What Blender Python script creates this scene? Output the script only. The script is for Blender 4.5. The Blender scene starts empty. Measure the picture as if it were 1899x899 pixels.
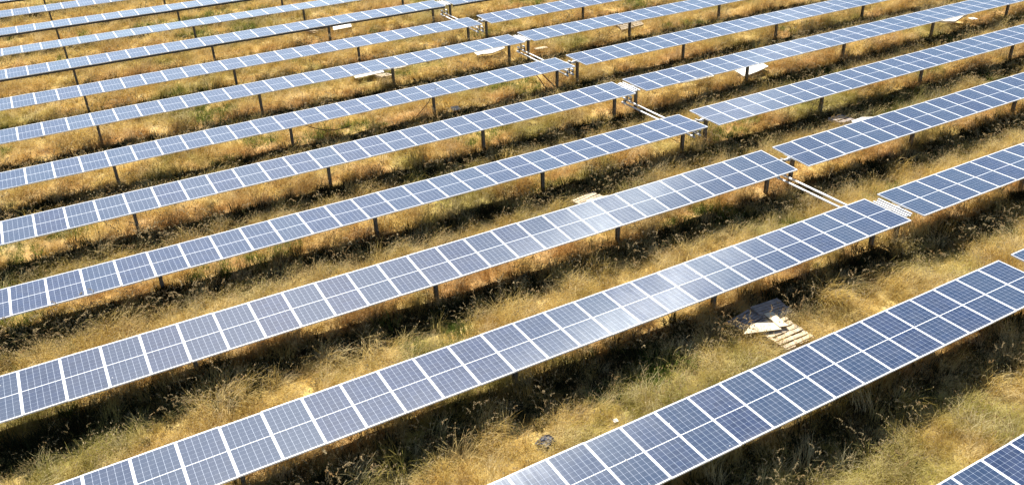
import bpy, bmesh, math, random
from mathutils import Vector, Matrix, Euler, noise

rnd = random.Random(7)
R = math.radians
scene = bpy.context.scene
COL = scene.collection

# ------------------------------------------------------------------ camera, sky, sun, exposure
H = 1.27                                  # height of the module plane above the soil
cam_d = bpy.data.cameras.new("camera")
cam = bpy.data.objects.new("camera", cam_d)
COL.objects.link(cam)
cam.location = (-23.3699, -6.1805, 13.473 + H)
cam.rotation_euler = (1.0576266, 0.0282812, -0.5208942)
cam_d.sensor_width = 36.0
cam_d.sensor_fit = 'HORIZONTAL'
cam_d.lens = 1582.8274 / 1899.0 * 36.0
cam_d.clip_start = 0.1
cam_d.clip_end = 3000.0
scene.camera = cam

SUN_AZ, SUN_EL = R(11.0), R(49.0)         # azimuth from +Y towards +X
world = bpy.data.worlds.new("World")
scene.world = world
world.use_nodes = True
wn, wl = world.node_tree.nodes, world.node_tree.links
wn.clear()
w_out = wn.new("ShaderNodeOutputWorld")
w_bg = wn.new("ShaderNodeBackground")
sky = wn.new("ShaderNodeTexSky")
sky.sky_type = 'NISHITA'
sky.sun_disc = False
sky.sun_elevation = SUN_EL
sky.sun_rotation = SUN_AZ
sky.air_density = 1.0
sky.dust_density = 0.5
sky.ozone_density = 1.0
w_bg.inputs["Strength"].default_value = 0.065
wl.new(sky.outputs[0], w_bg.inputs[0])
wl.new(w_bg.outputs[0], w_out.inputs[0])

sun_d = bpy.data.lights.new("sun", 'SUN')
sun_d.energy = 5.0
sun_d.angle = R(0.55)
sun_d.color = (1.0, 0.95, 0.87)
sun = bpy.data.objects.new("sun", sun_d)
COL.objects.link(sun)
to_sun = Vector((math.sin(SUN_AZ) * math.cos(SUN_EL), math.cos(SUN_AZ) * math.cos(SUN_EL), math.sin(SUN_EL)))
sun.rotation_euler = to_sun.to_track_quat('Z', 'Y').to_euler()
sun.location = to_sun * 120

vs = scene.view_settings
vs.view_transform = 'Standard'
vs.look = 'None'
vs.exposure = 1.3
vs.gamma = 1.0
vs.use_curve_mapping = False
scene.cycles.use_denoising = True
scene.cycles.max_bounces = 6
scene.cycles.diffuse_bounces = 3
scene.cycles.glossy_bounces = 3
scene.cycles.transmission_bounces = 2
scene.cycles.transparent_max_bounces = 4
scene.cycles.sample_clamp_indirect = 6.0

# ------------------------------------------------------------------ node helpers and materials
class NT:
    def __init__(s, m):
        m.use_nodes = True
        s.n, s.l = m.node_tree.nodes, m.node_tree.links
        s.n.clear()
        s.out = s.n.new("ShaderNodeOutputMaterial")
    def new(s, t, **kw):
        nd = s.n.new(t)
        for k, v in kw.items(): setattr(nd, k, v)
        return nd
    def put(s, sock, v):
        if v is None: return
        if hasattr(v, "is_output"): s.l.new(v, sock)
        else: sock.default_value = v
    def math(s, op, a, b=None, c=None, clamp=False):
        nd = s.new("ShaderNodeMath", operation=op, use_clamp=clamp)
        s.put(nd.inputs[0], a); s.put(nd.inputs[1], b); s.put(nd.inputs[2], c)
        return nd.outputs[0]
    def mix(s, fac, a, b, blend='MIX'):
        nd = s.new("ShaderNodeMix", data_type='RGBA', blend_type=blend)
        s.put(nd.inputs["Factor"], fac)
        s.put(nd.inputs[6], a); s.put(nd.inputs[7], b)
        return nd.outputs[2]
    def noise(s, vec, scale, detail=3.0, rough=0.55, dist=0.0):
        nd = s.new("ShaderNodeTexNoise")
        s.put(nd.inputs["Vector"], vec)
        nd.inputs["Scale"].default_value = scale
        nd.inputs["Detail"].default_value = detail
        nd.inputs["Roughness"].default_value = rough
        nd.inputs["Distortion"].default_value = dist
        return nd.outputs[0]
    def ramp(s, fac, stops):
        nd = s.new("ShaderNodeValToRGB")
        cr = nd.color_ramp
        while len(cr.elements) > 1: cr.elements.remove(cr.elements[-1])
        for i, (p, c) in enumerate(stops):
            e = cr.elements[0] if i == 0 else cr.elements.new(p)
            e.position = p
            e.color = c if len(c) == 4 else (*c, 1)
        s.put(nd.inputs[0], fac)
        return nd.outputs[0]
    def smooth(s, v, lo, hi):
        nd = s.new("ShaderNodeMapRange", interpolation_type='SMOOTHSTEP')
        s.put(nd.inputs[0], v)
        nd.inputs[1].default_value = lo; nd.inputs[2].default_value = hi
        return nd.outputs[0]

def c4(r, g, b): return (r, g, b, 1.0)

def plain(name, col, rough=0.5, metal=0.0, var=0.12, scale=6.0, spec=0.5, bump=0.0):
    m = bpy.data.materials.new(name); t = NT(m)
    geo = t.new("ShaderNodeNewGeometry")
    nz = t.noise(geo.outputs["Position"], scale, 4.0, 0.6)
    lo = tuple(max(0, c * (1 - var)) for c in col); hi = tuple(min(1, c * (1 + var)) for c in col)
    c = t.ramp(nz, [(0.3, lo), (0.7, hi)])
    p = t.new("ShaderNodeBsdfPrincipled")
    t.put(p.inputs["Base Color"], c)
    p.inputs["Roughness"].default_value = rough
    p.inputs["Metallic"].default_value = metal
    p.inputs["Specular IOR Level"].default_value = spec
    if bump:
        b = t.new("ShaderNodeBump"); b.inputs["Strength"].default_value = bump
        b.inputs["Distance"].default_value = 0.02
        t.put(b.inputs["Height"], nz); t.l.new(b.outputs[0], p.inputs["Normal"])
    t.l.new(p.outputs[0], t.out.inputs[0])
    return m

# module glass: 6 x 12 cells over a white backsheet
ML, MW, RIM = 1.897, 0.991, 0.010
def module_material():
    m = bpy.data.materials.new("module_glass"); t = NT(m)
    tc = t.new("ShaderNodeTexCoord")
    oi = t.new("ShaderNodeObjectInfo")
    sp = t.new("ShaderNodeSeparateXYZ"); t.l.new(tc.outputs["Object"], sp.inputs[0])
    x, y = sp.outputs[0], sp.outputs[1]
    CX, CY, G = 0.1562, 0.1515, 0.0085
    ax = t.math('ADD', x, 3 * CX)
    cxi = t.math('DIVIDE', ax, CX)
    fx = t.math('MULTIPLY', t.math('ABSOLUTE', t.math('SUBTRACT', t.math('FRACT', cxi), 0.5)), CX)
    ay = t.math('SUBTRACT', t.math('ABSOLUTE', y), G)
    cyi = t.math('DIVIDE', ay, CY)
    fy = t.math('MULTIPLY', t.math('ABSOLUTE', t.math('SUBTRACT', t.math('FRACT', cyi), 0.5)), CY)
    inx = t.math('LESS_THAN', fx, CX / 2 - 0.0028)
    iny = t.math('LESS_THAN', fy, CY / 2 - 0.0013)
    dia = t.math('LESS_THAN', t.math('ADD', fx, fy), (CX + CY) / 2 - 0.0095)
    bx = t.math('LESS_THAN', t.math('ABSOLUTE', x), 3 * CX)
    by0 = t.math('GREATER_THAN', ay, 0.0)
    by1 = t.math('LESS_THAN', ay, 6 * CY)
    cell = inx
    for q in (iny, dia, bx, by0, by1): cell = t.math('MULTIPLY', cell, q)
    # colour differs from cell to cell and from module to module
    idv = t.new("ShaderNodeCombineXYZ")
    t.put(idv.inputs[0], t.math('FLOOR', cxi))
    t.put(idv.inputs[1], t.math('FLOOR', t.math('DIVIDE', y, CY)))
    t.put(idv.inputs[2], t.math('MULTIPLY', oi.outputs["Random"], 57.0))
    wnz = t.new("ShaderNodeTexWhiteNoise"); t.l.new(idv.outputs[0], wnz.inputs[0])
    navy = t.mix(wnz.outputs[0], c4(0.010, 0.022, 0.058), c4(0.018, 0.033, 0.080))
    navy = t.mix(oi.outputs["Random"], navy, c4(0.020, 0.040, 0.078))
    inner = t.math('MULTIPLY', t.math('MULTIPLY', bx, by0), by1)
    back = t.mix(inner, c4(0.78, 0.79, 0.80), c4(0.36, 0.40, 0.47))
    base = t.mix(cell, back, navy)
    # thin film of dust
    geo = t.new("ShaderNodeNewGeometry")
    dust = t.noise(geo.outputs["Position"], 2.3, 5.0, 0.65)
    dfac = t.math('MULTIPLY', t.smooth(dust, 0.25, 0.85), 0.06)
    edge = t.smooth(t.math('MULTIPLY', y, -1.0), 0.80, 0.95)           # dirt washed down to the lower frame
    dfac = t.math('ADD', dfac, t.math('MULTIPLY', edge, t.math('MULTIPLY', dust, 0.16)))
    base = t.mix(dfac, base, c4(0.42, 0.40, 0.36))
    vo = t.new("ShaderNodeTexVoronoi"); vo.inputs["Scale"].default_value = 3.1
    t.l.new(geo.outputs["Position"], vo.inputs["Vector"])
    drop = t.math('LESS_THAN', vo.outputs["Distance"], 0.035)
    spc = t.new("ShaderNodeSeparateXYZ"); t.l.new(vo.outputs["Color"], spc.inputs[0])
    drop = t.math('MULTIPLY', drop, t.math('GREATER_THAN', spc.outputs[0], 0.72))
    base = t.mix(drop, base, c4(0.75, 0.74, 0.70))
    p = t.new("ShaderNodeBsdfPrincipled")
    t.put(p.inputs["Base Color"], base)
    t.put(p.inputs["Roughness"], t.math('ADD', 0.42, t.math('MULTIPLY', dust, 0.14)))
    p.inputs["Specular IOR Level"].default_value = 0.065
    p.inputs["Coat Weight"].default_value = 1.0
    p.inputs["Coat Roughness"].default_value = 0.035
    p.inputs["Coat IOR"].default_value = 1.57
    # bright wires on the cells: narrow glint across, wide along
    g = t.new("ShaderNodeBsdfAnisotropic")
    g.inputs["Color"].default_value = c4(0.85, 0.90, 0.92)
    g.inputs["Roughness"].default_value = 0.42
    g.inputs["Anisotropy"].default_value = WIRE_ANISO
    tg = t.new("ShaderNodeVectorTransform", vector_type='VECTOR', convert_from='OBJECT', convert_to='WORLD')
    tg.inputs[0].default_value = (0, 1, 0)
    t.l.new(tg.outputs[0], g.inputs["Tangent"])
    ms = t.new("ShaderNodeMixShader")
    half = t.new("ShaderNodeTexWhiteNoise", noise_dimensions='2D')
    hv = t.new("ShaderNodeCombineXYZ"); t.put(hv.inputs[0], t.math('MULTIPLY', oi.outputs["Random"], 91.0)); t.put(hv.inputs[1], t.math('SIGN', y))
    t.l.new(hv.outputs[0], half.inputs[0])
    wm = t.math('MULTIPLY', cell, t.math('MULTIPLY', WIRE_MIX, t.math('ADD', 0.55, t.math('MULTIPLY', half.outputs[0], 0.5))))
    sv = t.new('ShaderNodeCombineXYZ')                       # every string of wires shines a little differently
    t.put(sv.inputs[0], t.math('ADD', x, t.math('MULTIPLY', oi.outputs['Random'], 40.0)))
    t.put(sv.inputs[1], t.math('MULTIPLY', y, 0.05)); t.put(sv.inputs[2], t.math('SIGN', y))
    streak = t.smooth(t.noise(sv.outputs[0], 16.0, 3.0, 0.7), 0.30, 0.72)
    wm = t.math('MULTIPLY', wm, t.math('ADD', 0.65, t.math('MULTIPLY', streak, 0.7)))
    lw = t.new('ShaderNodeLayerWeight'); lw.inputs[0].default_value = 0.5
    fac = t.math('POWER', t.math('SUBTRACT', 1.0, lw.outputs['Facing']), 2.0)
    t.put(ms.inputs[0], t.math('MULTIPLY', wm, fac))
    t.l.new(p.outputs[0], ms.inputs[1]); t.l.new(g.outputs[0], ms.inputs[2])
    t.l.new(ms.outputs[0], t.out.inputs[0])
    return m
WIRE_ANISO, WIRE_MIX = 0.78, 0.046

P = 4.9405
# colour zones of the meadow, shared by soil, thatch and blades (world position only)
def meadow_colour(t, pos, rand=None, kind='dry'):
    big = t.noise(pos, 0.16, 3.0, 0.6, 0.6)
    mid = t.noise(pos, 0.9, 4.0, 0.62, 0.4)
    gold = t.ramp(mid, [(0.30, (0.38, 0.225, 0.060)), (0.45, (0.54, 0.375, 0.105)), (0.58, (0.64, 0.480, 0.165)), (0.72, (0.78, 0.63, 0.32))])
    green = t.ramp(mid, [(0.3, (0.11, 0.135, 0.025)), (0.7, (0.30, 0.30, 0.06))])
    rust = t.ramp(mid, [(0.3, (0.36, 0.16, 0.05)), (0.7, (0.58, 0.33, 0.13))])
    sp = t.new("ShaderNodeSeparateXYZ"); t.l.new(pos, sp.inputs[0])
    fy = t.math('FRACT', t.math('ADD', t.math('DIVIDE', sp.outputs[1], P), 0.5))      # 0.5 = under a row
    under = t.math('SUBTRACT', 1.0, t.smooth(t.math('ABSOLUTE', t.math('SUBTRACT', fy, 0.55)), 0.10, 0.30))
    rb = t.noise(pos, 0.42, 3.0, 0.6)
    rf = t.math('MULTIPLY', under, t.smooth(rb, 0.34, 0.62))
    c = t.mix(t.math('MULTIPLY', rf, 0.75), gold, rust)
    gf = t.smooth(big, 0.49, 0.66)
    gf = t.math('MULTIPLY', gf, 0.74)
    c = t.mix(gf, c, green)
    return c

def blade_material(name, kind):
    m = bpy.data.materials.new(name); t = NT(m)
    geo = t.new("ShaderNodeNewGeometry"); oi = t.new("ShaderNodeObjectInfo")
    rn = oi.outputs["Random"]
    if kind == 'dry':
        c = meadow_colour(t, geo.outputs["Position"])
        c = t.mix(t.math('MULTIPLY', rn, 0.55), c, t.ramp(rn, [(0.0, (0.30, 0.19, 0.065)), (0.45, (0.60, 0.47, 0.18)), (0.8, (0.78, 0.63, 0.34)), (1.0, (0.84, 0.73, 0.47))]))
    elif kind == 'green':
        c = t.ramp(rn, [(0.0, (0.06, 0.095, 0.018)), (0.6, (0.15, 0.19, 0.035)), (1.0, (0.27, 0.26, 0.07))])
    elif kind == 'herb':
        c = t.ramp(rn, [(0.0, (0.024, 0.032, 0.012)), (0.7, (0.045, 0.042, 0.018)), (1.0, (0.09, 0.055, 0.025))])  # herb tones kept near black to deepen the panel shade
    elif kind == 'weed':
        c = t.ramp(rn, [(0.0, (0.085, 0.085, 0.035)), (0.5, (0.17, 0.145, 0.06)), (1.0, (0.32, 0.25, 0.12))])
    else:  # seed heads
        c = t.ramp(rn, [(0.0, (0.36, 0.28, 0.15)), (0.5, (0.55, 0.45, 0.27)), (1.0, (0.44, 0.30, 0.14))])
    d = t.new("ShaderNodeBsdfDiffuse"); t.put(d.inputs[0], c)
    tr = t.new("ShaderNodeBsdfTranslucent"); t.put(tr.inputs[0], c)
    ms = t.new("ShaderNodeMixShader"); ms.inputs[0].default_value = 0.45
    t.l.new(d.outputs[0], ms.inputs[1]); t.l.new(tr.outputs[0], ms.inputs[2])
    t.l.new(ms.outputs[0], t.out.inputs[0])
    return m

def ground_material():
    m = bpy.data.materials.new("meadow_soil"); t = NT(m)
    geo = t.new("ShaderNodeNewGeometry")
    pos = geo.outputs["Position"]
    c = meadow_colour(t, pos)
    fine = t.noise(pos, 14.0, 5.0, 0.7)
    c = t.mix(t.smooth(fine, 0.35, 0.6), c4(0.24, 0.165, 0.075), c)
    p = t.new("ShaderNodeBsdfPrincipled")
    t.put(p.inputs["Base Color"], c)
    p.inputs["Roughness"].default_value = 0.95
    p.inputs["Specular IOR Level"].default_value = 0.1
    b = t.new("ShaderNodeBump"); b.inputs["Strength"].default_value = 0.8; b.inputs["Distance"].default_value = 0.06
    t.put(b.inputs["Height"], fine); t.l.new(b.outputs[0], p.inputs["Normal"])
    t.l.new(p.outputs[0], t.out.inputs[0])
    return m

M = {
    'glass': module_material(),
    'frame': plain("white_anodised_frame", (0.80, 0.80, 0.80), 0.38, 0.0, 0.03, 3.0),
    'galv': plain("galvanised_steel", (0.30, 0.285, 0.26), 0.55, 0.35, 0.25, 9.0),
    'post': plain("weathered_post_steel", (0.20, 0.165, 0.125), 0.7, 0.1, 0.35, 7.0),
    'rod': plain("white_painted_tube", (0.80, 0.80, 0.79), 0.35, 0.0, 0.05, 5.0),
    'dark': plain("dark_iron", (0.05, 0.05, 0.05), 0.5, 0.3, 0.3, 12.0),
    'wood': plain("bleached_pallet_wood", (0.47, 0.38, 0.26), 0.9, 0.0, 0.40, 8.0, 0.2, 0.3),
    'oldwood': plain("grey_pallet_wood", (0.34, 0.29, 0.26), 0.9, 0.0, 0.30, 6.0, 0.2, 0.3),
    'board': plain("pale_fibreboard", (0.55, 0.47, 0.33), 0.85, 0.0, 0.2, 3.0, 0.25),
    'sheet': plain("white_sheet", (0.74, 0.70, 0.62), 0.6, 0.0, 0.04, 2.0, 0.3),
    'bag': plain("dark_blue_plastic", (0.012, 0.015, 0.030), 0.55, 0.0, 0.5, 14.0, 0.25),
    'cable': plain("black_cable", (0.02, 0.02, 0.02), 0.6, 0.0, 0.2, 10.0),
    'clay': plain("orange_duct", (0.50, 0.20, 0.10), 0.7, 0.0, 0.2, 10.0),
    'ground': ground_material(),
    'dry': blade_material("dry_grass", 'dry'),
    'green': blade_material("green_grass", 'green'),
    'weed': blade_material("weed_stem", 'weed'),
    'herb': blade_material("shade_deepening_herb", 'herb'),
    'seed': blade_material("pale_seed_head", 'seed'),
}

# ------------------------------------------------------------------ mesh helpers
class MB:
    """collects boxes, tubes and strips into one mesh"""
    def __init__(s): s.v, s.f, s.mi = [], [], []
    def poly(s, pts, faces, mi=0):
        o = len(s.v); s.v += [tuple(p) for p in pts]
        for f in faces: s.f.append([o + i for i in f]); s.mi.append(mi)
    def box(s, c, size, rot=None, mi=0):
        hx, hy, hz = size[0] / 2, size[1] / 2, size[2] / 2
        pts = [Vector((a * hx, b * hy, d * hz)) for a in (-1, 1) for b in (-1, 1) for d in (-1, 1)]
        if rot is not None: pts = [Euler(rot).to_matrix() @ p for p in pts]
        pts = [p + Vector(c) for p in pts]
        s.poly(pts, [(0, 1, 3, 2), (4, 6, 7, 5), (0, 4, 5, 1), (2, 3, 7, 6), (0, 2, 6, 4), (1, 5, 7, 3)], mi)
    def tube(s, pts, r, n=10, mi=0, cap=True):
        pts = [Vector(p) for p in pts]
        rr = r if isinstance(r, (list, tuple)) else [r] * len(pts)
        rings = []
        for i, p in enumerate(pts):
            d = (pts[min(i + 1, len(pts) - 1)] - pts[max(i - 1, 0)]).normalized()
            a = d.orthogonal().normalized() if i == 0 else (a - d * a.dot(d)).normalized()
            b = d.cross(a)
            rings.append([p + (a * math.cos(2 * math.pi * k / n) + b * math.sin(2 * math.pi * k / n)) * rr[i] for k in range(n)])
        o = len(s.v)
        for rg in rings: s.v += [tuple(q) for q in rg]
        for i in range(len(pts) - 1):
            for k in range(n):
                s.f.append([o + i * n + k, o + i * n + (k + 1) % n, o + (i + 1) * n + (k + 1) % n, o + (i + 1) * n + k]); s.mi.append(mi)
        if cap:
            s.f.append([o + k for k in range(n)][::-1]); s.mi.append(mi)
            e = o + (len(pts) - 1) * n
            s.f.append([e + k for k in range(n)]); s.mi.append(mi)
    def mesh(s, name, mats, smooth=False):
        me = bpy.data.meshes.new(name)
        me.from_pydata(s.v, [], s.f)
        for m in (mats if isinstance(mats, (list, tuple)) else [mats]): me.materials.append(m)
        me.polygons.foreach_set("material_index", s.mi)
        if smooth: me.polygons.foreach_set("use_smooth", [True] * len(me.polygons))
        me.update()
        return me

def link(name, me, parent=None, loc=(0, 0, 0), rot=(0, 0, 0)):
    o = bpy.data.objects.new(name, me)
    COL.objects.link(o)
    o.location = loc; o.rotation_euler = rot
    if parent: o.parent = parent
    return o

def thing(name, label, cat, loc=(0, 0, 0), rot=(0, 0, 0), group=None):
    o = link(name, None, None, loc, rot)
    o.empty_display_size = 0.2
    return tag(o, label, cat, group)

def tag(o, label, cat, group=None):
    o['label'] = label; o['category'] = cat
    if group: o['group'] = group
    return o

# ------------------------------------------------------------------ ground
def gz(x, y):
    v = Vector((x, y, 0))
    swell = 0.30 * math.exp(-(((x + 25) / 9) ** 2 + ((y - 17) / 7) ** 2)) + 0.10 * math.exp(-(((x + 16) / 8) ** 2 + ((y - 8) / 6) ** 2))
    return swell + 0.10 * noise.noise(v * 0.35) + 0.05 * noise.noise(v * 1.1 + Vector((7, 3, 1))) - 0.03

def build_ground():
    def axis(lo, hi, step, far):
        a = [lo + i * step for i in range(int((hi - lo) / step) + 1)]
        ext = [4, 12, 30, 80, 200, far]
        return [a[0] - e for e in reversed(ext)] + a + [a[-1] + e for e in ext]
    xs = axis(-42.0, 48.0, 0.3, 1500.0); ys = axis(-10.0, 84.0, 0.3, 1500.0)
    vs_, fs = [], []
    for y in ys:
        for x in xs:
            far = max(abs(x - 3) - 45, abs(y - 37) - 47, 0)
            vs_.append((x, y, gz(x, y) * max(0.0, 1 - far / 5)))
    nx = len(xs)
    for j in range(len(ys) - 1):
        for i in range(nx - 1):
            fs.append((j * nx + i, j * nx + i + 1, (j + 1) * nx + i + 1, (j + 1) * nx + i))
    me = bpy.data.meshes.new("ground"); me.from_pydata(vs_, [], fs)
    me.materials.append(M['ground'])
    me.polygons.foreach_set("use_smooth", [True] * len(me.polygons))
    o = link("ground", me)
    o['kind'] = 'structure'; o['label'] = "uneven dry meadow soil under the solar rows"
build_ground()

# ------------------------------------------------------------------ solar trackers
SK = -0.0164
TL = [0, 0.0062, -0.0044, 0.0517, -0.0302, 0.0015, -0.0223, -0.0176, -0.0049, -0.0132, -0.0386, -0.0216, 0.0063, 0]
TR = [0, 0.023, 0.003, 0.052, 0.0205, 0.0056, 0.0141, 0.007, 0.0274, 0, 0, 0, 0, 0]
YO = [0, 0.0008, 0.0058, -0.0101, 0.0001, -0.0295, 0.0132, 0.0165, 0.025, 0.0106, -0.0305, -0.0018, 0.0001, 0]
ZO = [0, -0.0052, 0.0007, -0.0007, -0.0149, 0.0366, -0.0337, 0.0466, -0.0452, 0.0399, -0.0169, -0.0101, 0.003, 0]
GAP = [0.59, 0.582, 0.6382, 0.5638, 0.6042, 0.6125, 0.6379, 0.5769, 0.5955, 0.59, 0.59, 0.59, 0.59, 0.59]
LEFT = {0: (-14, -4), 1: (-23, -1), 2: (-30, -1), 3: (-31, -1), 4: (-31, -1), 5: (-31, -1), 6: (-31, -1), 7: (-30, -1), 8: (-30, -1), 9: (-30, -1),
        10: (-30, -1), 11: (-29, -6), 12: (-29, -13), 13: (-29, -20)}
RIGHT = {1: (0, 5), 2: (0, 13), 3: (0, 21), 4: (0, 28), 5: (0, 33), 6: (0, 26), 7: (0, 20), 8: (0, 13), 9: (0, 6)}

def panel_mesh():
    b = MB()
    b.box((0, 0, -0.018), (MW - 2 * RIM, ML - 2 * RIM, 0.032))
    return b.mesh("solar_panel", M['glass'])
def frame_mesh():
    b = MB()
    z0, z1 = -0.040, 0.004
    zc, zh = (z0 + z1) / 2, z1 - z0
    for s in (-1, 1):
        b.box((s * (MW / 2 - RIM / 2), 0, zc), (RIM, ML, zh))
        b.box((0, s * (ML / 2 - RIM / 2), zc), (MW - 2 * RIM, RIM, zh))
    return b.mesh("frame", M['frame'])
PANEL, FRAME = panel_mesh(), frame_mesh()

def post_mesh():
    b = MB()
    top = H - 0.16
    b.box((0, 0, (top - 0.4) / 2), (0.008, 0.12, top + 0.4))
    for s in (-1, 1):
        b.box((0, s * 0.064, (top - 0.4) / 2), (0.11, 0.008, top + 0.4))
    return b.mesh("post", M['post'])
def bearing_mesh():
    b = MB()
    b.box((0, 0, H - 0.165), (0.10, 0.20, 0.02))
    pts = [(0, 0.085 * math.sin(a), H - 0.10 - 0.085 * math.cos(a)) for a in [i * math.pi / 8 for i in range(-8, 9)]]
    b.tube(pts, 0.016, 6)
    return b.mesh("bearing", M['galv'])
POST, BEARING = post_mesh(), bearing_mesh()

def arm_mesh():
    """lever hanging from the torque tube that carries the two push rods"""
    b = MB()
    b.box((0.0, 0, -0.36), (0.05, 0.07, 0.56))
    b.box((0.0, 0, -0.10), (0.07, 0.22, 0.16))
    b.box((0.0, 0.0, -0.64), (0.46, 0.05, 0.05))
    return b.mesh("drive_arm", M['galv'])
def yoke_mesh():
    b = MB()
    for x in (-0.17, 0.17):
        for z in (-0.50, -0.75):
            b.tube([(x, -0.09, z), (x, 0.09, z)], 0.055, 10)
        b.box((x + 0.055, 0, -0.63), (0.02, 0.10, 0.30), None, 1)
    return b.mesh("rod_clamp", [M['rod'], M['dark']])
ARM, YOKE = arm_mesh(), yoke_mesh()

ORD = ["nearest", "second", "third", "fourth", "fifth", "sixth", "seventh", "eighth", "ninth", "tenth", "eleventh", "twelfth", "thirteenth", "fourteenth"]

def tracker(r, seg, i0, i1, label):
    left = seg == 0
    ox = SK * r + (0 if left else GAP[r])
    tilt = TL[r] if left else TR[r]
    y, z = r * P + YO[r], H + ZO[r]
    if left: xs_posts = [-0.5, -7.5, -14.5, -21.85, -28.9]
    else: xs_posts = [0.74 - GAP[r], 7.8 - GAP[r], 14.8 - GAP[r], 22.15 - GAP[r], 29.15 - GAP[r]]
    root = thing("solar_tracker", label, "solar panel row", (ox, y, 0), (0, 0, 0),
                 "solar panel rows left of the drive gap" if left else "solar panel rows right of the drive gap")
    # torque tube
    b = MB()
    ends = (-0.12 if left else 0.12)
    xa, xb = (i0 - 0.2, i1 + 1 + 0.22) if left else (i0 - 0.12, i1 + 1.2)
    b.box(((xa + xb) / 2, 0, z - 0.10), (xb - xa, 0.11, 0.11), (tilt, 0, 0))
    link("torque_tube", b.mesh("torque_tube", M['galv']), root)
    # clamps under the modules: short purlins, one per joint
    b = MB()
    for i in range(i0, i1 + 2):
        b.box((i, 0, z - 0.0425), (0.05, 0.62, 0.004), (tilt, 0, 0))
    link("module_clamps", b.mesh("module_clamps", M['galv']), root)
    rr = random.Random(100 * r + seg)
    for i in range(i0, i1 + 1):
        sag = 0.012 * noise.noise(Vector((i * 0.17, r * 5.3, seg * 9.1)))
        p = link("solar_panel", PANEL, root, (i + 0.5, rr.gauss(0, 0.003), z + sag + rr.gauss(0, 0.001)), (tilt + rr.gauss(0, 0.0028), rr.gauss(0, 0.0028), rr.gauss(0, 0.0015)))
        link("frame", FRAME, p)
    if r in (9, 11, 13):  # plain dark strip below the near edge on some far rows
        b = MB()
        yy = -0.80
        b.box(((i0 + i1 + 1) / 2, yy, z - 0.105 + yy * tilt), (i1 + 1 - i0, 0.05, 0.13))
        link("dark_edge_strip", b.mesh("dark_edge_strip", M['dark']), root)
    for px in xs_posts:
        if i0 - 1 < px < i1 + 1:
            o = link("post", POST, root, (px, 0, ZO[r]), (0, 0, rr.gauss(0, 0.03)))
            link("bearing", BEARING, o)
    return root, z, tilt

# rows are counted from the lower right corner of the field
for r, (a, c) in LEFT.items():
    if r == 0: lab = "short piece of dark panel row cut off by the lower right corner"
    elif r == 1: lab = "nearest long panel row, passing in front of the bleached pallet"
    elif r == 13: lab = "farthest panel row, only its edge in the upper left corner"
    else: lab = f"silver framed panel row, {ORD[r - 1]} long row from the front, left of the drive gap"
    tracker(r, 0, a, c, lab)
for r, (a, c) in RIGHT.items():
    if r == 1: lab = "corner of a panel row at the right edge, beyond the nearest row's end"
    elif r == 9: lab = "stub of the farthest panel row right of the drive gap"
    else: lab = f"silver framed panel row, {ORD[r - 1]} long row from the front, right of the drive gap"
    tracker(r, 1, a, c, lab)

# drive line: pairs of push rods between neighbouring rows, and bare rails in some gaps
def xgap(r): return SK * r + GAP[r] / 2
for near, lab in ((2, "pair of white push rods between the second and third row ends"), (4, "pair of white push rods between the fourth and fifth row ends"),
                  (6, "pair of white push rods between the sixth and seventh row ends"), (8, "pair of white push rods between the eighth and ninth row ends")):
    far = near + 1
    xc = 0.15
    y0, y1 = near * P + YO[near] - 0.10, far * P + YO[far] + 0.12
    root = thing("push_rod_linkage", lab, "drive linkage", (xc, y0, 0), (0, 0, 0), "push rod linkages in the drive gap")
    for s in (-1, 1):
        b = MB()
        b.tube([(s * 0.17, 0, H - 0.75), (s * 0.17, y1 - y0, H - 0.75)], 0.042, 12)
        for yy in (0.0, 0.16, y1 - y0 - 0.18, y1 - y0):
            b.tube([(s * 0.17, yy - 0.02, H - 0.75), (s * 0.17, yy + 0.02, H - 0.75)], 0.058, 12)
        link("push_rod", b.mesh("push_rod", M['rod'], True), root)
    for yy, rr_ in ((0.10, near), (y1 - y0 - 0.12, far)):
        a = link("drive_arm", ARM, root, (0, yy, H))
        link("rod_clamp", YOKE, a)
for r, lab in ((2, "three bare white rails bridging the second row's gap"), (5, "three bare white rails bridging the fifth row's gap"),
               (7, "three bare white rails bridging the seventh row's gap"), (9, "three bare white rails bridging the ninth row's gap")):
    root = thing("rail_set", lab, "mounting rails", (SK * r, r * P + YO[r], H + ZO[r]), (TL[r], 0, 0), "bare rails in the drive gap")
    for x in (0.16, 0.30, 0.46):
        b = MB()
        b.box((0, 0, 0), (0.055, 1.35, 0.012))
        b.box((-0.022, 0, -0.026), (0.010, 1.35, 0.038)); b.box((0.022, 0, -0.026), (0.010, 1.35, 0.038))
        link("rail", b.mesh("rail", M['rod']), root, (x, rnd.uniform(-0.03, 0.12), -0.03))
    b = MB(); b.box((0.3, 0, -0.085), (0.9, 0.075, 0.055)); link("coupling", b.mesh("coupling", M['galv']), root)
for r in (3, 4, 6, 8):
    b = MB()
    b.tube([(-0.05, 0, 0), (0.62, 0, 0)], 0.055, 12, 0)
    for x in (0.06, 0.5): b.tube([(x - 0.02, 0, 0), (x + 0.02, 0, 0)], 0.085, 12, 0)
    o = link("shaft_coupling", b.mesh("shaft_coupling", [M['rod']], True), None, (SK * r + 0.0, r * P + YO[r], H + ZO[r] - 0.10))
    tag(o, f"white shaft coupling joining the two halves of the {ORD[r - 1]} row", "shaft coupling", "shaft couplings in the drive gap")

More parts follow.
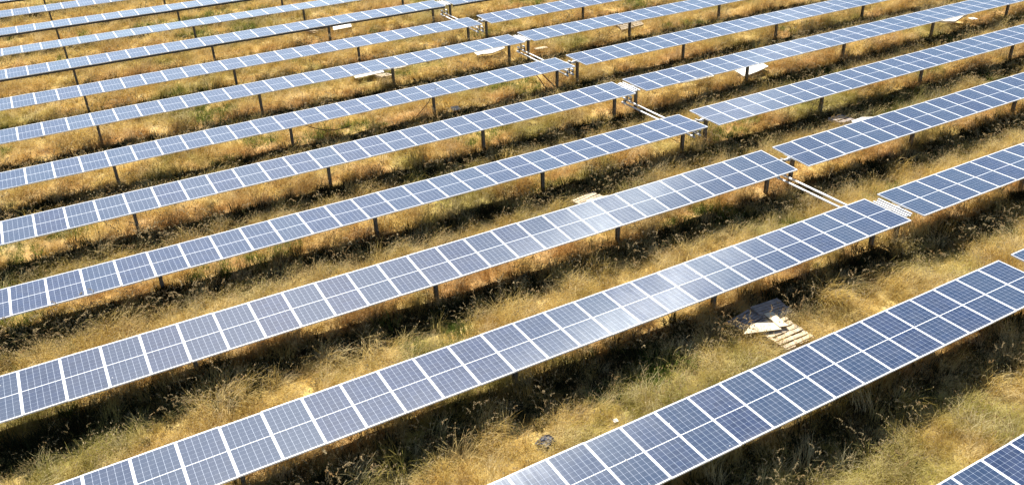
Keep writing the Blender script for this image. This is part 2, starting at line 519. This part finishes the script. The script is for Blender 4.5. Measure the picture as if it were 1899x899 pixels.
# ------------------------------------------------------------------ pallets, boards and litter
def pallet(label, x, y, z, yaw, tip=(0, 0), mat='wood', w=1.2, d=1.0, group="wooden pallets lying in the grass", drop=()):
    root = thing("pallet", label, "pallet", (x, y, z + gz(x, y)), (tip[0], tip[1], yaw), group)
    rr = random.Random(int(abs(x * 91 + y * 57)))
    n = 7
    for k in range(n):
        if k in drop: continue
        b = MB()
        b.box((0, 0, 0), (w, d / n * rr.uniform(0.62, 0.86), 0.022))
        link("deck_board", b.mesh("deck_board", M[mat]), root, (rr.uniform(-.03, .03), -d / 2 + (k + 0.5) * d / n, 0.133), (rr.gauss(0, 0.03), rr.gauss(0, 0.01), rr.gauss(0, 0.025)))
    for k in (-1, 0, 1):
        b = MB()
        b.box((k * (w / 2 - 0.05), 0, 0.072), (0.09, d, 0.096)) if k else b.box((0, 0, 0.072), (0.09, d, 0.096))
        link("bearer", b.mesh("bearer", M[mat]), root)
    for k in (-1, 0, 1):
        b = MB(); b.box((0, k * (d / 2 - 0.06), 0.012), (w, 0.10, 0.020))
        link("bottom_board", b.mesh("bottom_board", M[mat]), root)
    return root

def sheet(label, pts, thick, z, mat='sheet', name="board", cat="board", sag=0.0, group=None, tilt=(0, 0)):
    """flat sheet with its own outline (metres around its centre)"""
    cx = sum(p[0] for p in pts) / len(pts); cy = sum(p[1] for p in pts) / len(pts)
    bm = bmesh.new()
    vs_ = [bm.verts.new((p[0] - cx, p[1] - cy, 0)) for p in pts]
    f = bm.faces.new(vs_)
    bmesh.ops.triangulate(bm, faces=[f])
    bmesh.ops.subdivide_edges(bm, edges=bm.edges[:], cuts=3, use_grid_fill=True)
    for v in bm.verts:
        v.co.z = sag * noise.noise(Vector((v.co.x * 1.3 + cx, v.co.y * 1.3 + cy, 0.3))) * 2
    g = bmesh.ops.extrude_face_region(bm, geom=bm.faces[:])
    for e in g['geom']:
        if isinstance(e, bmesh.types.BMVert): e.co.z += thick
    bmesh.ops.recalc_face_normals(bm, faces=bm.faces[:])
    me = bpy.data.meshes.new(name); bm.to_mesh(me); bm.free()
    me.materials.append(M[mat])
    o = link(name, me, None, (cx, cy, z + gz(cx, cy)), (tilt[0], tilt[1], 0))
    return tag(o, label, cat, group)

# by the nearest row: two old pallets in the shade, a bleached one in the sun, a torn board on top
pallet("bleached pallet in the sun behind the nearest panel row", -6.95, 7.62, 0.18, 0.04, (0.05, 0.02), 'wood', 1.15, 1.30)
pallet("grey pallet in the shade, left of the bleached pallet", -7.35, 8.58, 0.10, 0.15, (0.0, 0.03), 'oldwood', 1.0, 0.8)
pallet("grey pallet in the shade with a reddish end, behind the bleached pallet", -6.35, 8.62, 0.12, -0.1, (0.03, -0.02), 'oldwood', 1.0, 0.8)
sheet("pale pointed board lying across the bleached pallet", [(-8.15, 7.95), (-7.0, 7.62), (-6.92, 7.95), (-7.55, 8.25)], 0.02, 0.40, 'board', tilt=(0.03, 0.05))
sheet("pale narrow plank on top of the bleached pallet", [(-7.0, 7.7), (-6.75, 7.62), (-6.62, 8.38), (-6.9, 8.42)], 0.02, 0.43, 'board', name="plank", cat="plank")
# behind the third row
pallet("splintered pallet half in shade behind the third row", -6.85, 17.45, 0.22, 0.2, (0.02, 0.05), 'wood', 1.2, 1.0, drop=(2,))
sheet("pale plank leaning on the splintered pallet behind the third row", [(-7.15, 17.15), (-6.2, 17.05), (-6.15, 17.35), (-7.1, 17.45)], 0.02, 0.42, 'board', name="plank", cat="plank")
# under the ninth row
sheet("white board lying flat right of a post under the ninth row", [(-6.85, 46.1), (-5.6, 46.2), (-5.2, 47.6), (-6.4, 47.7)], 0.03, 0.25)
pallet("pale pallet left of the white board under the ninth row", -7.2, 47.3, 0.2, 0.3, (0.1, 0.1), 'wood', 1.2, 1.0)
pallet("pallet with dark gaps under the ninth row, left of the others", -8.0, 46.9, 0.15, 0.5, (0.1, 0.25), 'wood', 0.9, 0.8, drop=(1, 3))
# under the seventh row
sheet("long white sheet left of the post under the seventh row", [(-9.15, 36.15), (-7.45, 36.3), (-7.3, 37.3), (-9.05, 37.2)], 0.05, 0.25, 'sheet', sag=0.02)
sheet("white sheet right of the post under the seventh row", [(-7.35, 36.5), (-6.1, 36.4), (-5.95, 37.2), (-7.3, 37.2)], 0.05, 0.27, 'sheet', sag=0.02)
pallet("low pallet between the two white sheets under the seventh row", -7.6, 36.0, 0.05, 0.2, (0.0, 0.1), 'wood', 0.8, 0.6)
sheet("crumpled white sheet near the seventh row's end post", [(-1.9, 36.0), (-0.6, 36.0), (0.05, 36.3), (0.3, 37.0), (-0.7, 36.9), (-1.7, 37.0)], 0.06, 0.30, 'sheet', sag=0.06)
sheet("thin pale strip on the ground right of the seventh row's gap", [(1.5, 35.3), (2.3, 35.2), (2.35, 35.5), (1.6, 35.6)], 0.02, 0.22, 'board', name="plank", cat="plank")
# far field
pallet("broken pallet in the grass behind the eleventh row", -7.3, 57.2, 0.1, 0.2, (0.15, 0.1), 'wood', 1.2, 1.0, drop=(3,))
pallet("dark pallet beside the broken one behind the eleventh row", -5.9, 56.7, 0.1, 0.1, (0.2, 0.0), 'oldwood', 1.2, 1.0, drop=(2, 5))
pallet("tilted pallet left of a post under the seventh row, right of the gap", 8.6, 36.5, 0.28, 0.1, (0.45, 0.0), 'wood', 1.0, 1.0, drop=(3,))
pallet("tilted pallet by the post under the seventh row, right of the gap", 9.5, 36.6, 0.28, 0.15, (0.45, 0.0), 'wood', 0.8, 1.0, drop=(3,))
# right of the drive gap
sheet("big white sheet behind a post under the fifth row", [(7.85, 25.0), (10.0, 25.45), (10.2, 26.2), (8.2, 26.1)], 0.06, 0.22, 'sheet', sag=0.04)
sheet("white strip peeping out below the fifth row", [(4.3, 25.8), (6.5, 25.7), (6.45, 26.15), (4.25, 26.2)], 0.04, 0.32, 'sheet')
sheet("white sheet behind the third row, right of the drive gap", [(6.9, 17.05), (8.35, 16.9), (8.35, 17.35), (7.9, 17.55), (7.1, 17.45)], 0.04, 0.36, 'sheet', sag=0.05)
pallet("weathered dark pallet left of the white sheet behind the third row", 7.15, 18.05, 0.2, 0.2, (0.05, 0.12), 'oldwood', 1.1, 0.7, drop=(2,))
sheet("bulky white sheet by a post under the fifth row, far right", [(24.0, 25.9), (25.0, 25.3), (26.4, 25.5), (26.1, 26.4), (24.6, 26.3)], 0.10, 0.3, 'sheet', sag=0.08)
sheet("small white scrap right of the bulky sheet", [(26.6, 25.2), (27.0, 25.1), (27.1, 25.5), (26.7, 25.6)], 0.03, 0.28, 'sheet', name="scrap", cat="scrap")
sheet("white scrap behind the fifth row, above its far edge", [(-6.95, 28.95), (-6.55, 28.9), (-6.5, 29.3), (-6.85, 29.4)], 0.05, 0.30, 'sheet', name="scrap", cat="scrap")
sheet("white scrap in front of the fifth row's second post", [(-7.95, 26.3), (-7.55, 26.4), (-7.4, 26.75), (-7.8, 26.6)], 0.03, 0.32, 'sheet', name="scrap", cat="scrap")
sheet("small white stone-like scrap above the nearest row", [(-13.25, 7.12), (-13.1, 7.1), (-13.08, 7.22), (-13.2, 7.24)], 0.03, 0.03, 'sheet', name="scrap", cat="scrap")

def plastic_bag():
    bm = bmesh.new()
    bmesh.ops.create_icosphere(bm, subdivisions=5, radius=0.25)
    for v in bm.verts:
        n1 = -abs(noise.noise(v.co * 5.0)) * 0.55 - abs(noise.noise(v.co * 11.0)) * 0.28 + 0.15
        v.co *= 1 + n1
        v.co.z = max(-0.06, v.co.z * 0.55)
        v.co.x *= 1.15
    me = bpy.data.meshes.new("plastic_bag"); bm.to_mesh(me); bm.free()
    me.materials.append(M['bag'])
    tag(link("plastic_bag", me, None, (-15.12, 7.30, 0.12 + gz(-15.12, 7.30))), "crumpled dark blue plastic bag above the nearest panel row", "bag")
plastic_bag()

def cable():
    b = MB()
    pts = []
    for i in range(15):
        s = i / 14
        pts.append((-14.4 + 2.4 * s, 6 * P - 0.05 - 0.6 * s, 1.22 - 0.95 * s + 0.35 * s * s - 0.25 * math.sin(math.pi * s)))
    b.tube(pts, 0.018, 6)
    tag(link("cable", b.mesh("cable", M['cable'], True)), "black cable hanging from a post of the sixth row", "cable")
    b = MB()
    b.tube([(-7.45, 6 * P, 1.30), (-8.0, 6 * P - 0.25, 0.75), (-8.75, 6 * P - 0.35, 0.2)], 0.014, 6)
    tag(link("cable", b.mesh("cable", M['cable'], True)), "thin slanting wire left of the sixth row's second post", "cable")
cable()
def ducts():
    for k, (dx, lab) in enumerate(((0.0, "orange duct leaning beside the sixth row's end post"), (-0.35, "shorter orange duct left of the leaning one"))):
        b = MB()
        b.tube([(-1.75 + dx, 6 * P + 0.15, 1.22), (-1.4 + dx, 6 * P - 0.02, 0.75), (-0.85 + dx * 1.5, 6 * P - 0.2, 0.1)], 0.035 - 0.008 * k, 8)
        tag(link("duct", b.mesh("duct", M['clay'], True)), lab, "duct", "orange ducts by the sixth row")
ducts()

# ------------------------------------------------------------------ meadow: blades, green patches, tall weeds
SRC = bpy.data.collections.new("meadow_sources")      # not in the scene: only instanced

def blade(b, x, y, yaw, h, lean, w, segs=3, mi=0, curl=0.5):
    d = Vector((math.cos(yaw), math.sin(yaw), 0)); sd = Vector((-d.y, d.x, 0))
    pts = []
    for k in range(segs + 1):
        t = k / segs
        a = lean * (t ** (1 + curl))
        p = Vector((x, y, 0)) + d * (h * a * t) + Vector((0, 0, h * t * math.sqrt(max(0.05, 1 - min(0.95, a * a)))))
        ww = w * (1 - t * 0.85)
        pts += [p - sd * ww / 2, p + sd * ww / 2]
    b.poly(pts, [(2 * k, 2 * k + 1, 2 * k + 3, 2 * k + 2) for k in range(segs)], mi)
    return pts[-1]

def clump(name, rs, n, rad, hmin, hmax, w, mat, lean=(0.2, 0.9), wind=0.0, heads=0):
    b = MB()
    for i in range(n):
        a = rs.uniform(0, 6.283); q = rad * math.sqrt(rs.random())
        yaw = a + rs.gauss(0, 0.8)
        if rs.random() < wind: yaw = rs.gauss(0.4, 0.5)
        h = rs.uniform(hmin, hmax)
        tip = blade(b, q * math.cos(a), q * math.sin(a), yaw, h, rs.uniform(*lean), w * rs.uniform(0.7, 1.3))
        if i < heads:
            spike(b, tip, rs, 0.05, 0.008, 1)
    me = b.mesh(name, [M[mat], M['seed']])
    o = bpy.data.objects.new(name, me); SRC.objects.link(o)

def spike(b, base, rs, ln, w, mi):
    d = Vector((rs.gauss(0, 0.5), rs.gauss(0, 0.5), 1)).normalized()
    for k in range(2):
        sd = d.orthogonal().normalized(); sd = Matrix.Rotation(k * 1.57 + rs.random(), 3, d) @ sd
        p0, p1, p2 = base, base + d * ln * 0.45, base + d * ln
        b.poly([p0, p1 + sd * w, p2, p1 - sd * w], [(0, 1, 2, 3)], mi)

def weed(name, rs, stems, h0, h1, nf, hl):
    b = MB()
    for i in range(stems):
        x, y = rs.gauss(0, 0.09), rs.gauss(0, 0.09)
        yaw = rs.uniform(0, 6.283); h = rs.uniform(h0, h1); lean = rs.uniform(0.05, 0.5)
        tip = blade(b, x, y, yaw, h, lean, 0.010, 4, 0, 1.0)
        # a drooping, ragged head of small florets
        d = Vector((math.cos(yaw), math.sin(yaw), 0))
        for k in range(nf):
            t = k / (nf - 1)
            p = tip + d * (0.7 * hl * t * t) + Vector((0, 0, hl * t - 0.6 * hl * t * t - 0.04)) + Vector((rs.gauss(0, .008), rs.gauss(0, .008), 0))
            spike(b, p, rs, rs.uniform(0.03, 0.055), rs.uniform(0.008, 0.015), 1)
        for k in range(4):
            t = rs.uniform(0.05, 0.6)
            base = Vector((x, y, h * t))
            a2 = rs.uniform(0, 6.283); dd = Vector((math.cos(a2), math.sin(a2), rs.uniform(0.0, 0.8))).normalized()
            sd = Vector((-dd.y, dd.x, 0)).normalized()
            l = rs.uniform(0.08, 0.18)
            b.poly([base, base + dd * l * 0.5 + sd * 0.018, base + dd * l - Vector((0, 0, 0.03)), base + dd * l * 0.5 - sd * 0.018], [(0, 1, 2, 3)], 0)
    me = b.mesh(name, [M['weed'], M['seed']])
    o = bpy.data.objects.new(name, me); SRC.objects.link(o)

rs = random.Random(11)
# names sort in the order in which the instance index picks them
for k in range(4): clump(f"a{k}_dry_tuft", rs, 60, 0.19, 0.09, 0.30, 0.010, 'dry', (0.6, 0.99), 0.55)
for k in range(3): clump(f"b{k}_tall_dry_tuft", rs, 44, 0.16, 0.26, 0.56, 0.008, 'dry', (0.45, 0.95), 0.7, 20)
for k in range(3): clump(f"c{k}_green_tuft", rs, 44, 0.16, 0.08, 0.30, 0.013, 'green', (0.3, 0.95), 0.2)
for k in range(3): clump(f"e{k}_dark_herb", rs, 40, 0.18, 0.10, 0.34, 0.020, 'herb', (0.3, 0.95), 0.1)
for k in range(5): weed(f"d{k}_weed", rs, (3, 6, 4, 8, 2)[k], (0.35, 0.5, 0.6, 0.3, 0.7)[k], (0.6, 0.8, 0.95, 0.5, 1.05)[k], (9, 7, 12, 5, 14)[k], (0.15, 0.10, 0.22, 0.08, 0.26)[k])

def scatter_modifier(o, name):
    ng = bpy.data.node_groups.new(name, 'GeometryNodeTree')
    ng.interface.new_socket("Geometry", in_out='INPUT', socket_type='NodeSocketGeometry')
    ng.interface.new_socket("Geometry", in_out='OUTPUT', socket_type='NodeSocketGeometry')
    n, l = ng.nodes, ng.links
    gi, go = n.new("NodeGroupInput"), n.new("NodeGroupOutput")
    ci = n.new("GeometryNodeCollectionInfo")
    ci.inputs["Collection"].default_value = SRC
    ci.inputs["Separate Children"].default_value = True
    ci.inputs["Reset Children"].default_value = True
    ip = n.new("GeometryNodeInstanceOnPoints")
    ip.inputs["Pick Instance"].default_value = True
    def attr(nm, ty):
        a = n.new("GeometryNodeInputNamedAttribute"); a.data_type = ty
        a.inputs["Name"].default_value = nm
        return a.outputs["Attribute"]
    l.new(gi.outputs[0], ip.inputs["Points"])
    l.new(ci.outputs[0], ip.inputs["Instance"])
    l.new(attr("pick", 'INT'), ip.inputs["Instance Index"])
    l.new(attr("turn", 'FLOAT_VECTOR'), ip.inputs["Rotation"])
    l.new(attr("size", 'FLOAT_VECTOR'), ip.inputs["Scale"])
    l.new(ip.outputs[0], go.inputs[0])
    md = o.modifiers.new("scatter", 'NODES'); md.node_group = ng

def scatter(name, label, pts):
    me = bpy.data.meshes.new(name)
    me.from_pydata([p[0] for p in pts], [], [])
    a = me.attributes.new("pick", 'INT', 'POINT'); a.data.foreach_set("value", [p[1] for p in pts])
    a = me.attributes.new("turn", 'FLOAT_VECTOR', 'POINT'); a.data.foreach_set("vector", [q for p in pts for q in p[2]])
    a = me.attributes.new("size", 'FLOAT_VECTOR', 'POINT'); a.data.foreach_set("vector", [q for p in pts for q in p[3]])
    o = link(name, me)
    o['kind'] = 'stuff'; o['label'] = label
    scatter_modifier(o, name + "_scatter")

LUSH = [(1.8, 20.0, 2.2, .9), (8.4, 23.6, 3.2, 1.0), (8.0, 21.2, 3.0, .8), (-4.2, 14.3, 1.9, 1.1), (10.7, 18.4, 2.4, .9), (-5.8, 36.3, 2.5, 1.0), (-6.8, 26.2, 1.6, .9), (-11.9, 30.0, 2.2, .9),
        (-19.6, 20.0, 2.0, .9), (-12.4, 8.0, 1.3, .9), (-26, 38.5, 3, 1), (14, 43, 4, 1.2), (-14, 55, 4, 1.2)]
def lush(x, y):
    return max(math.exp(-((x - a) / c) ** 2 - ((y - b) / d) ** 2) for a, b, c, d in LUSH)
CLEAR = [(-6.95, 7.62, 0.46), (-7.5, 7.95, 0.36), (-7.35, 8.58, 0.5), (-6.35, 8.62, 0.5), (-15.12, 7.30, 0.2), (-6.85, 17.45, 0.65), (7.3, 17.3, 0.6), (8.0, 17.2, 0.5),
         (-8.7, 36.6, 0.5), (-7.9, 36.6, 0.5), (-6.6, 36.7, 0.5), (-1.4, 36.5, 0.5), (-0.3, 36.5, 0.5), (-6.2, 46.8, 0.8), (9.0, 25.6, 0.8), (9.8, 25.8, 0.5), (25.3, 25.9, 0.8), (26.0, 25.9, 0.5), (8.6, 36.5, 0.6), (9.5, 36.6, 0.6),
         (5.0, 26.3, 0.35), (5.9, 26.3, 0.35), (7.1, 18.1, 0.5), (-7.2, 47.3, 0.5), (-13.15, 7.2, 0.2), (-6.75, 29.1, 0.3), (-7.7, 26.5, 0.3)]
def littered(x, y):
    return any((x - a) ** 2 + (y - b) ** 2 < c * c for a, b, c in CLEAR)
def in_field(x, y):
    """the part of the meadow the camera overlooks, with a margin"""
    # corners (-27,13.4) (-6,0.7) (35,27) (-25,72)
    def side(ax, ay, bx, by): return (bx - ax) * (y - ay) - (by - ay) * (x - ax)
    m = 110.0
    return (side(-27, 13.4, -6.2, -0.3) > -m and side(-6.2, -0.3, 36, 27) > -m and side(36, 27, -25, 74) > -m * 2 and side(-25, 74, -27, 13.4) > -m * 3)

grass, green, weeds = [], [], []
CX, CY = cam.location.x, cam.location.y
y = -2.0
while y < 76.0:
    x = -32.0
    while True:
        dist = math.hypot(x - CX, y - CY)
        step = 0.17 + 0.0028 * dist
        x += step
        if x > 40: break
        px, py = x + rnd.uniform(-.5, .5) * step, y + rnd.uniform(-.5, .5) * step
        if not in_field(px, py) or littered(px, py): continue
        rel = (py / P + 0.5) % 1.0 * P - P / 2          # offset from the nearest row axis
        v = Vector((px, py, 0))
        den = noise.noise(v * 0.55 + Vector((0, 0, 5)))
        if rnd.random() < 0.05 + max(0, 2.2 * (den - 0.34)): continue
        z = gz(px, py) - 0.02
        s = (0.65 + 0.75 * rnd.random()) * (1 + 0.75 * noise.noise(v * 0.8))
        s *= 1 + 0.004 * dist
        rot = (rnd.gauss(0, 0.12), rnd.gauss(0, 0.12), 3.5 * noise.noise(v * 0.33 + Vector((2, 5, 4))) + rnd.gauss(0, 0.5))
        if -1.5 < rel < -0.3 and rnd.random() < 0.6: continue
        g = noise.noise(v * 0.16 * 1.3 + Vector((3, 9, 2))) + 0.5 * noise.noise(v * 0.7)
        g += 0.9 * lush(px, py)
        if g > 0.44 and rnd.random() < 0.75:
            green.append(((px, py, z), 7 + rnd.randrange(3), rot, (s, s, s * rnd.uniform(.8, 1.2))))
        else:
            tall = rnd.random() < 0.30 + 0.8 * max(0, noise.noise(v * 0.4 + Vector((1, 1, 8))))
            k = 4 + rnd.randrange(3) if tall else rnd.randrange(4)
            grass.append(((px, py, z), k, rot, (s, s, s * rnd.uniform(.75, 1.15))))
    y += 0.17 + 0.0028 * max(0, y + 6)

# tall weeds fill the strip between the rows that the mower misses
y = 0.0
for r in range(0, 14):
    x = -32.0
    while x < 40:
        x += 0.11
        for k in range(3):
            rel = rnd.gauss(-1.5, 0.42)
            px, py = x + rnd.uniform(-.1, .1), r * P + rel
            if not in_field(px, py) or littered(px, py): continue
            v = Vector((px, py, r * 3.1))
            d = noise.noise(v * 0.28) + 0.5 * noise.noise(v * 0.9)
            if rnd.random() > 0.12 + 1.0 * max(0, d + 0.12): continue
            s = rnd.uniform(0.5, 1.05) * (1 + 0.25 * d)
            weeds.append(((px, py, gz(px, py) - 0.02), 10 + rnd.randrange(5), (rnd.gauss(0, .1), rnd.gauss(0, .1), rnd.uniform(0, 6.283)), (s, s, s)))
for r in range(0, 14):
    x = -32.0
    while x < 40:
        x += 0.12
        for k in range(2):
            px, py = x + rnd.uniform(-.1, .1), r * P + rnd.gauss(-2.3, 0.45)
            if not in_field(px, py) or littered(px, py): continue
            v = Vector((px, py, r * 2.3))
            if rnd.random() > 0.42 + 0.9 * noise.noise(v * 0.4): continue
            s = rnd.uniform(0.8, 1.3)
            grass.append(((px, py, gz(px, py) - 0.02), 4 + rnd.randrange(3), (rnd.gauss(0, .12), rnd.gauss(0, .12), 3.5 * noise.noise(v * 0.33) + rnd.gauss(0, .6)), (s, s, s * rnd.uniform(.9, 1.3))))
herbs = []  # dark herbs, set along the rows' shadow strips to darken them further
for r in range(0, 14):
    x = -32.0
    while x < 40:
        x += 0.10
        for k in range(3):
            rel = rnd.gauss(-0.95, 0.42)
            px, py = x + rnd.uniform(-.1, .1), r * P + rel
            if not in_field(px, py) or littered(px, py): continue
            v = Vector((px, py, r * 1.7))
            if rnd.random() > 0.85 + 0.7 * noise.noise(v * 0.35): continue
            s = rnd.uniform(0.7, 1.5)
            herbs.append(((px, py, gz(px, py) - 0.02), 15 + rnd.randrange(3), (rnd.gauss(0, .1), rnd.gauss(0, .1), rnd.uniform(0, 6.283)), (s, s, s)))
scatter("shade_deepening_herbs", "low herbs in the strips shaded by the panels, coloured dark to deepen the shade", herbs)
scatter("dry_grass", "dry golden grass covering the ground between the rows", grass)
scatter("green_grass", "patches of green grass among the dry grass", green)
scatter("tall_weeds", "tall brown weeds with pale seed heads in the shaded strips", weeds)
print("tufts", len(grass), len(green), len(weeds))
